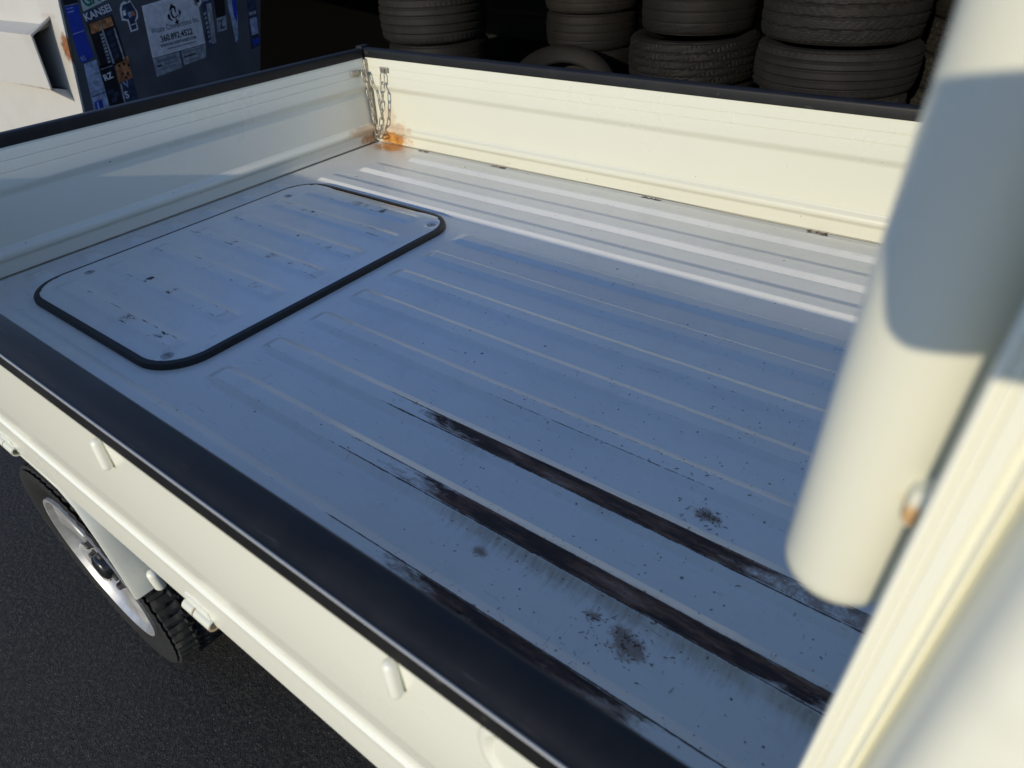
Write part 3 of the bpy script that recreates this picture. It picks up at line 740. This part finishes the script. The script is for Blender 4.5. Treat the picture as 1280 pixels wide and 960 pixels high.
# ------------------------------------------------------------------ tyres stacked behind the truck
ORD = ['lowest', 'second', 'third', 'fourth', 'fifth', 'sixth', 'seventh', 'eighth', 'ninth']
TCACHE = {}
def stack(x, y, specs, where, first):
    z = GZ+.006
    for i, (kind, Ro, w, mat, dx, dy, word) in enumerate(specs):
        key = (kind, Ro, w, mat)
        if key not in TCACHE:
            me = tyre_mesh('tyre', Ro, w, kind); me.materials.append(M[mat]); TCACHE[key] = me
        o = bpy.data.objects.new('used_tyre', TCACHE[key]); col.objects.link(o)
        o.location = (x+dx, y+dy, z+w/2+.001); o.rotation_euler = (R(random.uniform(-.5, .5)), R(random.uniform(-.5, .5)), random.uniform(0, 6.28))
        o['category'] = 'tyre'; o['group'] = 'used tyres stacked in the shed'
        o['label'] = f'{word} tyre, {ORD[i]} from the ground in the {where}'
        z += w+.0015
S1 = [('worn', .295, .2250, 'rub1', .0, .0, 'dusty worn'), ('worn', .300, .2250, 'rub2', .01, .0, 'brownish worn'), ('worn', .292, .2230, 'rub2', .025, .0, 'smooth brown-black'), ('ribbed', .303, .2250, 'rub1', .0, .0, 'wide grooved grey'), ('allseason', .300, .2250, 'rub1', .01, .01, 'grey all-season')]
stack(-1.11, 2.96, S1, 'stack beside the waste container', 3)
S2 = [('worn', .275, .1880, 'rub2', .0, .0, 'dull worn'), ('worn', .275, .1880, 'rub1', .0, .01, 'dull grey'), ('worn', .273, .1880, 'rub2', .012, .0, 'faintly sliced'), ('worn', .275, .1890, 'rub2', .0, .0, 'smooth-treaded brownish'), ('worn', .282, .1890, 'rub1', .0, .0, 'smooth rounded'), ('ribbed', .275, .1890, 'rub1', .0, .0, 'ribbed')]
stack(-.50, 3.69, S2, 'stack behind the leaning tyre', 3)
S3 = [('allseason', .295, .1900, 'rub2', .0, .0, 'brown-black'), ('worn', .295, .1900, 'rub2', .0, .0, 'dull'), ('block', .297, .1900, 'rub2', .0, .0, 'blocky'), ('block', .302, .1905, 'rub2', .0, -.02, 'wide blocky-treaded'), ('worn', .266, .1950, 'rub2', -.025, .06, 'narrower smooth'), ('worn', .270, .19, 'rub2', -.02, .04, 'reddish smooth')]
stack(.40, 3.13, S3, 'stack with the narrower upper tyre', 3)
S4 = [('worn', .292, .1620, 'rub1', .0, .0, 'dull grey'), ('ribbed', .292, .1620, 'rub1', .0, .0, 'plain ribbed'), ('worn', .29, .1620, 'rub1', .0, .0, 'worn grey'), ('block', .280, .1580, 'rub3', .01, .0, 'narrow blocky'), ('ribbed', .302, .1660, 'rub1', .0, .0, 'smoothly ribbed wide'), ('allseason', .298, .1900, 'rub1', -.025, .06, 'chevron-treaded'), ('allseason', .295, .19, 'rub1', -.02, .05, 'grey chevron-treaded')]
stack(1.10, 2.86, S4, 'broadest stack', 3)
S5 = [('worn', .26, .1630, 'rub3', .0, .0, 'dull dusty'), ('worn', .262, .1310, 'rub3', .0, .0, 'thin dusty'), ('worn', .26, .1310, 'rub3', .0, .0, 'thin worn'), ('block', .268, .1310, 'rub3', -.01, .0, 'thin toothed'), ('block', .266, .1310, 'rub3', .0, .0, 'pale-rimmed toothed'), ('block', .262, .1310, 'rub3', .012, .0, 'pale-edged'), ('worn', .264, .1500, 'rub1', .02, .0, 'plain dark'), ('worn', .264, .15, 'rub1', .02, .0, 'plain topmost')]
stack(1.545, 3.52, S5, 'thin-tyred stack by the white tube', 3)
me = tyre_mesh('tyre', .305, .19, 'worn', rim=.20); me.materials.append(M['rub2'])
o = bpy.data.objects.new('used_tyre', me); col.objects.link(o); o.location = (-.315, 3.07, -.250)
o.rotation_mode = 'QUATERNION'; o.rotation_quaternion = Vector((.54*.62, -.84*.62, .785)).to_track_quat('Z', 'Y')
o['label'] = 'tilted tyre with its open middle showing, before the set-back stack'; o['category'] = 'tyre'
for k in (0,):
    o2 = bpy.data.objects.new('used_tyre', me); col.objects.link(o2); o2.location = (-.33+.02*k, 3.10, GZ+.006+.095+.1915*k)
    o2['label'] = 'flat tyre lying under the tilted open tyre'; o2['category'] = 'tyre'

# ------------------------------------------------------------------ waste container with stickers
DP0 = Vector((-1.708, 1.198, -.038)); E1 = Vector((-.0548, .9984, -.0149)); E2 = Vector((.1446, .0227, .9892)); EN = Vector((.988, .052, -.1456))
def fp(u, v, off=0): return DP0+E1*u+E2*v+EN*off
bin_ = root('waste_container', (-2.3, 1.75, GZ), 'white and blue-grey steel waste container covered with stickers on its front', 'waste container')
M['bin_front'] = plain('container_grey_paint', (.078, .086, .098), .5, 0, .18, 6, .08)
t = NT('container_white_paint')
c = t.mix(t.mul(t.step(t.noise(3, 6, .65), .4, .75), .5), (.46, .445, .405), (.37, .345, .30))
c = t.mix(t.mul(t.step(t.noise(14, 6, .8, v=t.vmap((1, 1, .12))), .62, .72), .35), c, (.36, .31, .22))
c = t.mix(t.mul(t.specks(30, .13, .10), .8), c, (.16, .10, .06))
rs = t.math('MAXIMUM', t.spot((-1.69, 1.225, .20), (.05, .022, .075), 40, .5, .35), t.math('MAXIMUM', t.mul(t.spot((-1.78, 1.20, .325), (.10, .05, .02), 40, .7, .8), .6), t.mul(t.spot((-2.0, 1.12, .05), (.6, .03, .008), 30, .5, .8), .8)))
c = t.mix(rs, c, t.ramp(t.noise(60, 6, .7), [(.3, (.10, .035, .015)), (.6, (.27, .11, .045)), (.8, (.40, .22, .11))]))
M['bin_white'] = t.done(c, .5, t.bump(t.add(t.noise(3, 3), t.mul(t.noise(90, 4), .05)), .3, .01))
back = Vector((-1.45, -.07, 0))
FQ = [(-.095, -.565), (1.10-.16, -.565), (1.00, -.02), (1.15, .72), (.072, .72), (.0, 0)]
fr = [fp(u, v) for u, v in FQ]; n = len(fr)
V = fr+[p-EN*.03 for p in fr]+[p+back for p in fr]
F = [tuple(range(n))]+[(i, (i+1) % n, n+(i+1) % n, n+i) for i in range(n)]
part('front_panel', pydata('front_panel', V[:2*n], F+[tuple(range(2*n-1, n-1, -1))], 20), M['bin_front'], bin_)
fr2 = [p-EN*.033 for p in fr]
# white body, its side skin 12 mm proud of the front so the white edge shows
Y0 = Vector((0, -.006, 0))
V = [p+(Y0 if i in (0, 4, 5) else Vector()) for i, p in enumerate(fr2)]; V += [p+back for p in V]
F = [tuple(range(n)), tuple(range(2*n-1, n-1, -1))]+[(i, (i+1) % n, n+(i+1) % n, n+i) for i in range(n)]
part('container_body', pydata('container_body', V, F, 20), M['bin_white'], bin_)
# white corner strip running up the front edge
V = []; F = []
for (u, v) in ((-.095, -.565), (0, 0), (.072, .72)):
    for du, off in ((-.010, .002), (-.010, -.034), (-.0005, -.034), (-.0005, .002)): V.append(fp(u+du, v, off))
for k in range(2):
    for i in range(4): F.append((k*4+i, k*4+(i+1) % 4, k*4+4+(i+1) % 4, k*4+4+i))
F += [(0, 1, 2, 3), (8, 9, 10, 11)]
part('corner_strip', pydata('corner_strip', V, F, 20), M['bin_white'], bin_)
# lifting pocket on the sunlit side: an open sleeve of bent plate
PX = -1.76
oc = [(1.238, .330), (1.126, .268), (1.114, .049), (1.212, -.032)]
ic = [(1.238, .322), (1.133, .263), (1.121, .053), (1.212, -.024)]
V = []; F = []
sk = -.05
ob_ = [(1.245, .296), (1.126, .268), (1.114, .049), (1.214, .020)]; ib_ = [(1.245, .288), (1.133, .262), (1.121, .055), (1.214, .028)]
secs = [(PX, oc, ic), (PX-.035, ob_, ib_), (PX-1.15, ob_, ib_)]
for x, o8, i8 in secs:
    dy = (PX-x)*sk
    for y, z in o8+i8: V.append((x, y+dy, z))
for q in range(2):
    for i in range(3):
        k0 = q*8; k1 = k0+8
        F += [(k0+i, k0+i+1, k1+i+1, k1+i), (k0+4+i, k0+5+i, k1+5+i, k1+4+i)]
for i in range(3): F += [(i, i+1, 5+i, 4+i), (16+i, 17+i, 21+i, 20+i)]
part('lifting_pocket', pydata('lifting_pocket', V, F, 20), M['bin_white'], bin_)
lq = [(1.236, .284), (1.135, .260), (1.123, .057), (1.212, .032)]  # dark faces stand in for the shade inside the pocket
part('pocket_shade', pydata('pocket_shade', [(PX-.037, y, z) for y, z in lq]+[(PX-1.1, y-.052, z) for y, z in lq], [(0, 1, 5, 4), (1, 2, 6, 5), (2, 3, 7, 6), (0, 3, 7, 4), (4, 5, 6, 7)], 20), M['dark'], bin_)

def flat(name, c, rough=.45, nz=.12): return plain(name, c, rough, 0, nz, 40)
SW = flat('sticker_white', (.62, .63, .66)); SK = flat('sticker_black', (.012, .013, .016)); SB = flat('sticker_blue', (.02, .05, .36)); SLB = flat('sticker_pale_blue', (.30, .37, .52), .5, .3)
SG = flat('sticker_green', (.02, .13, .09)); SP = flat('sticker_pale_green', (.40, .50, .47)); SO = flat('sticker_orange', (.40, .17, .07), .5, .5); SGR = flat('print_grey', (.16, .18, .22)); SD = flat('sticker_dark_blue', (.03, .045, .09), .5, .4)
SR = flat('sticker_grey', (.28, .31, .35), .5, .3); STEAL = flat('print_teal', (.06, .11, .13))
def sticker(pts, mat, layer=1, parent=None, name='sticker', label=None):
    a = .0006+.0009*layer; b = a-.0007
    n = len(pts); V = [fp(u, v, a) for u, v in pts]+[fp(u, v, b) for u, v in pts]
    F = [tuple(range(n)), tuple(range(2*n-1, n-1, -1))]+[(i, (i+1) % n, n+(i+1) % n, n+i) for i in range(n)]
    o = link(name, pydata(name, V, F, 20), mat, bin_ if parent is None else parent)
    if parent is not None: o.location = (0, 0, 0)
    else: ROOTS[o.name] = Vector()
    if label: o['label'] = label
    return o
def lettering(txt, p0, p1, h, mat, parent, layer=3, bold=.0, name='lettering'):
    cu = bpy.data.curves.new('lettering', 'FONT'); cu.body = txt; cu.offset = bold; cu.extrude = 0
    ob = bpy.data.objects.new('tmp_text', cu); col.objects.link(ob)
    dg = bpy.context.evaluated_depsgraph_get(); me = bpy.data.meshes.new_from_object(ob.evaluated_get(dg)); bpy.data.objects.remove(ob)
    co = np.zeros(len(me.vertices)*3); me.vertices.foreach_get('co', co); co = co.reshape(-1, 3)
    lo = co.min(0); hi = co.max(0); p0 = Vector(p0); p1 = Vector(p1); d = p1-p0; nn = Vector((-d.y, d.x)).normalized()
    for v, c in zip(me.vertices, co):
        q = p0+d*((c[0]-lo[0])/(hi[0]-lo[0]))+nn*h*(c[1]/max(hi[1], .3))
        v.co = fp(q.x, q.y, .0009+.0009*layer)
    me.materials.clear(); me.update()
    return link(name, me, mat, parent, Vector((0, 0, 0)))
# the hauler's notice
st = sticker([(.395, .372), (.691, .409), (.688, .172), (.386, .150)], SW, 1, label='large white notice with black logo and telephone number')
sticker([(.402, .366), (.686, .401), (.683, .178), (.393, .157)], flat('sticker_face', (.56, .57, .61)), 2, st, 'sticker_face')
def lp(x, y):                                                           # logo sheet -> panel
    return (.511+.077*(x-250)/490+.006*(.5-y/960), .3805-.117*y/960+.012*(x-500)/1016)
for poly in ([(435, 110), (570, 240), (560, 470), (520, 400), (510, 270), (430, 270), (425, 480), (470, 560), (520, 590), (640, 500), (620, 560), (540, 620), (420, 600), (370, 480), (390, 290), (330, 330)],
             [(500, 600), (560, 690), (560, 730), (620, 720), (550, 860), (450, 770), (520, 730), (510, 680)],
             [(300, 410), (250, 490), (265, 600), (390, 700), (405, 690), (340, 560), (340, 480)], [(640, 330), (740, 460), (640, 660), (630, 640), (670, 540), (650, 430)]):
    sticker([lp(*q) for q in poly], SK, 3, st, 'logo')
lettering('Waste Connections Inc.', (.410, .253), (.678, .276), .024, STEAL, st, 3, .002)
lettering('360.892.4522', (.450, .212), (.628, .226), .027, SK, st, 3, .018)
lettering('WWW.WCNORTHWEST.COM', (.440, .189), (.640, .203), .013, SK, st, 3, .018)
for u0, v0, u1, v1, h in ((.475, .176, .63, .186, .005),): sticker([(u0, v0), (u1, v1), (u1, v1+h), (u0, v0+h)], SGR, 3, st, 'print_line')
for pts, lines in (([(.386, .147), (.532, .156), (.530, .084), (.386, .066)], [(.40, .124, .51, .134, .012, SGR), (.40, .107, .425, .109, .007, SK), (.437, .111, .515, .117, .007, SGR), (.40, .090, .50, .099, .005, SGR)]),
                   ([(.545, .158), (.688, .167), (.677, .108), (.545, .092)], [(.55, .146, .67, .154, .007, SGR), (.553, .126, .62, .132, .006, SK), (.553, .106, .64, .114, .005, SGR)])):
    s2 = sticker(pts, SR, 1, label='small pale notice below the large white one')
    for u0, v0, u1, v1, h, mm in lines: sticker([(u0, v0), (u1, v1), (u1, v1+h), (u0, v0+h)], mm, 2, s2, 'print_line')
# stickers down the sunlit edge
s = sticker([(.052, .44), (.113, .44), (.112, .415), (.052, .409)], SK, 1)
sticker([(.054, .4065), (.110, .4115), (.110, .4145), (.054, .4095)], SR, 2, s, 'print_line')
s = sticker([(.050, .405), (.110, .410), (.105, .30), (.112, .20), (.062, .182), (.046, .19)], SB, 1, label='tall deep blue sticker')
sticker([(.049, .298), (.104, .307), (.104, .310), (.049, .301)], SLB, 2, s, 'print_line')
lettering('N3', (.056, .19), (.075, .194), .020, SLB, s, 2, .01)
for v in (.395, .382): sticker([(.056, v), (.085, v+.003), (.085, v+.006), (.056, v+.003)], SLB, 2, s, 'print_line')
s = sticker([(.058, .178), (.118, .187), (.118, .05), (.116, -.02), (.040, -.03), (.050, .10)], SLB, 1, label='pale blue sticker with a darker foot')
sticker([(.048, .036), (.117, .046), (.117, .050), (.048, .040)], SD, 2, s, 'print_line')
sticker([(.052, .016), (.09, .02), (.085, -.026), (.045, -.03)], SB, 2, s, 'print_block')
sticker([(.063, .012), (.070, .013), (.066, -.026), (.059, -.027)], SLB, 3, s, 'print_block')
for k in range(7): sticker([(.062, .160-.017*k), (.112, .167-.017*k), (.112, .171-.017*k), (.062, .163-.017*k)], SR, 2, s, 'print_line')
s = sticker([(.128, .46), (.215, .47), (.215, .405), (.124, .380)], SP, 1, label='pale green sticker with dark green letters')
lettering('GA', (.140, .394), (.212, .415), .050, SG, s, 2, .03)
s = sticker([(.217, .47), (.300, .48), (.296, .428), (.217, .407)], SW, 1)
lettering('DAC', (.222, .430), (.292, .449), .035, SB, s, 2, .02)
s = sticker([(.119, .374), (.252, .402), (.248, .360), (.122, .335)], SD, 1)
lettering('KANSEI', (.124, .342), (.250, .370), .029, SW, s, 2, .02)
s = sticker([(.124, .332), (.246, .354), (.254, .285), (.258, .165), (.195, .150), (.130, .146)], SK, 1, label='black strip with orange top')
sticker([(.130, .330), (.180, .338), (.182, .300), (.132, .290)], SO, 2, s, 'print_block'); sticker([(.186, .339), (.238, .348), (.240, .312), (.188, .302)], SO, 2, s, 'print_block')
sticker([(.179, .338), (.185, .339), (.196, .16), (.188, .158)], SR, 2, s, 'print_block')
for k in range(9): sticker([(.166, .285-.014*k), (.180, .288-.014*k), (.181, .279-.014*k), (.167, .276-.014*k)], SR, 2, s, 'print_block')
sticker([(.234, .300), (.242, .302), (.250, .17), (.242, .168)], SR, 2, s, 'print_block')
for k in range(5): sticker([(.200, .288-.024*k), (.228, .296-.024*k), (.226, .280-.024*k), (.204, .270-.024*k)], SD, 2, s, 'print_block')
s = sticker([(.122, .160), (.191, .164), (.185, -.02), (.116, -.024)], SK, 1, label='black sticker with pale R and Z')
lettering('RZ', (.130, .094), (.174, .103), .026, SW, s, 2, .03)
sticker([(.126, .143), (.183, .150), (.183, .153), (.126, .146)], SR, 2, s, 'print_line')
for u, v in ((.13, .05), (.15, .035), (.135, .012)): sticker([(u, v), (u+.028, v+.006), (u+.022, v-.016), (u-.004, v-.018)], SD, 2, s, 'print_block')
s = sticker([(.198, .166), (.268, .180), (.262, .085), (.191, .074)], SO, 1, label='faded orange sticker')
for u, v in ((.210, .150), (.235, .155), (.215, .115), (.240, .112), (.225, .095), (.255, .145)): sticker([(u, v), (u+.010, v+.002), (u+.009, v-.012), (u-.001, v-.010)], SK, 2, s, 'print_block')
s = sticker([(.192, .071), (.264, .082), (.262, -.01), (.187, -.02)], SD, 1)
lettering('V', (.212, .045), (.240, .050), .03, SLB, s, 2, .03); lettering('S', (.205, .0), (.222, .002), .032, SW, s, 2, .02)
sticker([(.194, .068), (.201, .069), (.197, -.015), (.190, -.016)], SR, 2, s, 'print_line')
s = sticker([(.300, .392), (.318, .400), (.330, .392), (.345, .402), (.352, .386), (.368, .352), (.364, .328), (.350, .316), (.352, .280), (.312, .274), (.310, .320), (.284, .326), (.288, .370)], SW, 1, label='cut-out white-edged decal')
sticker([(.304, .385), (.346, .394), (.361, .352), (.357, .334), (.345, .318), (.345, .286), (.318, .281), (.317, .326), (.292, .333), (.296, .368)], SD, 2, s, 'print_block')
sticker([(.338, .362), (.356, .352), (.352, .336), (.338, .340)], SO, 3, s, 'print_block'); sticker([(.318, .352), (.334, .356), (.336, .338), (.322, .332)], SLB, 3, s, 'print_block')
sticker([(.320, .304), (.342, .308), (.342, .304), (.320, .300)], SW, 3, s, 'print_line'); sticker([(.297, .362), (.31, .366), (.31, .345), (.296, .342)], SW, 3, s, 'print_block')
s = sticker([(.670, .385), (.705, .390), (.712, .355), (.690, .335), (.668, .350)], SW, 2)
sticker([(.680, .372), (.698, .376), (.700, .360), (.684, .356)], SK, 3, s, 'print_block')
s = sticker([(.715, .40), (.770, .405), (.750, .16), (.696, .148)], SD, 1, label='dark strip with pale column')
sticker([(.735, .345), (.764, .348), (.752, .166), (.726, .162)], SR, 2, s, 'print_block')
sticker([(.718, .398), (.768, .402), (.766, .362), (.716, .357)], SLB, 2, s, 'print_block')
for k in range(7): sticker([(.712, .31-.021*k), (.726, .313-.021*k), (.724, .300-.021*k), (.710, .297-.021*k)], SR, 2, s, 'print_block')
s = sticker([(.785, .42), (.850, .42), (.838, .285), (.780, .278)], SK, 1)
s = sticker([(.779, .275), (.838, .282), (.832, .218), (.772, .212)], SR, 1)
lettering('Z', (.79, .225), (.82, .23), .04, SD, s, 2, .02)
s = sticker([(.856, .42), (.930, .42), (.912, .29), (.890, .165), (.873, .150), (.866, .27)], SLB, 1, label='pointed blue and white sticker')
sticker([(.890, .415), (.928, .416), (.910, .29), (.898, .24), (.885, .28)], SB, 2, s, 'print_block')
s = sticker([(.985, .42), (1.045, .42), (1.022, .115), (.962, .100)], SD, 1)
for v0, v1, mm in ((.34, .395, SR), (.265, .285, SR), (.17, .255, SLB), (.12, .155, SB)): sticker([(.975+.03*v0, v0), (1.020+.03*v0, v0+.005), (1.020+.03*v1, v1), (.975+.03*v1, v1-.005)], mm, 2, s, 'print_block')

# ------------------------------------------------------------------ the telephone whose shadow falls on the tube and pillar
V0 = rrect(.156, .0685, .009, 5); V = []
me = prism('smartphone', V0, 'z', -.006, .006)
ph = root('smartphone', CAM-fw*.016, 'black smartphone held up beside the cab corner', 'smartphone')
ph.matrix_world = Matrix(((rt.x, up.x, -fw.x, ph.location.x), (rt.y, up.y, -fw.y, ph.location.y), (rt.z, up.z, -fw.z, ph.location.z), (0, 0, 0, 1)))
o = link('phone_case', me, M['black_gloss'], ph); o.location = (.058, -.025, 0)
bpy.context.view_layer.update()
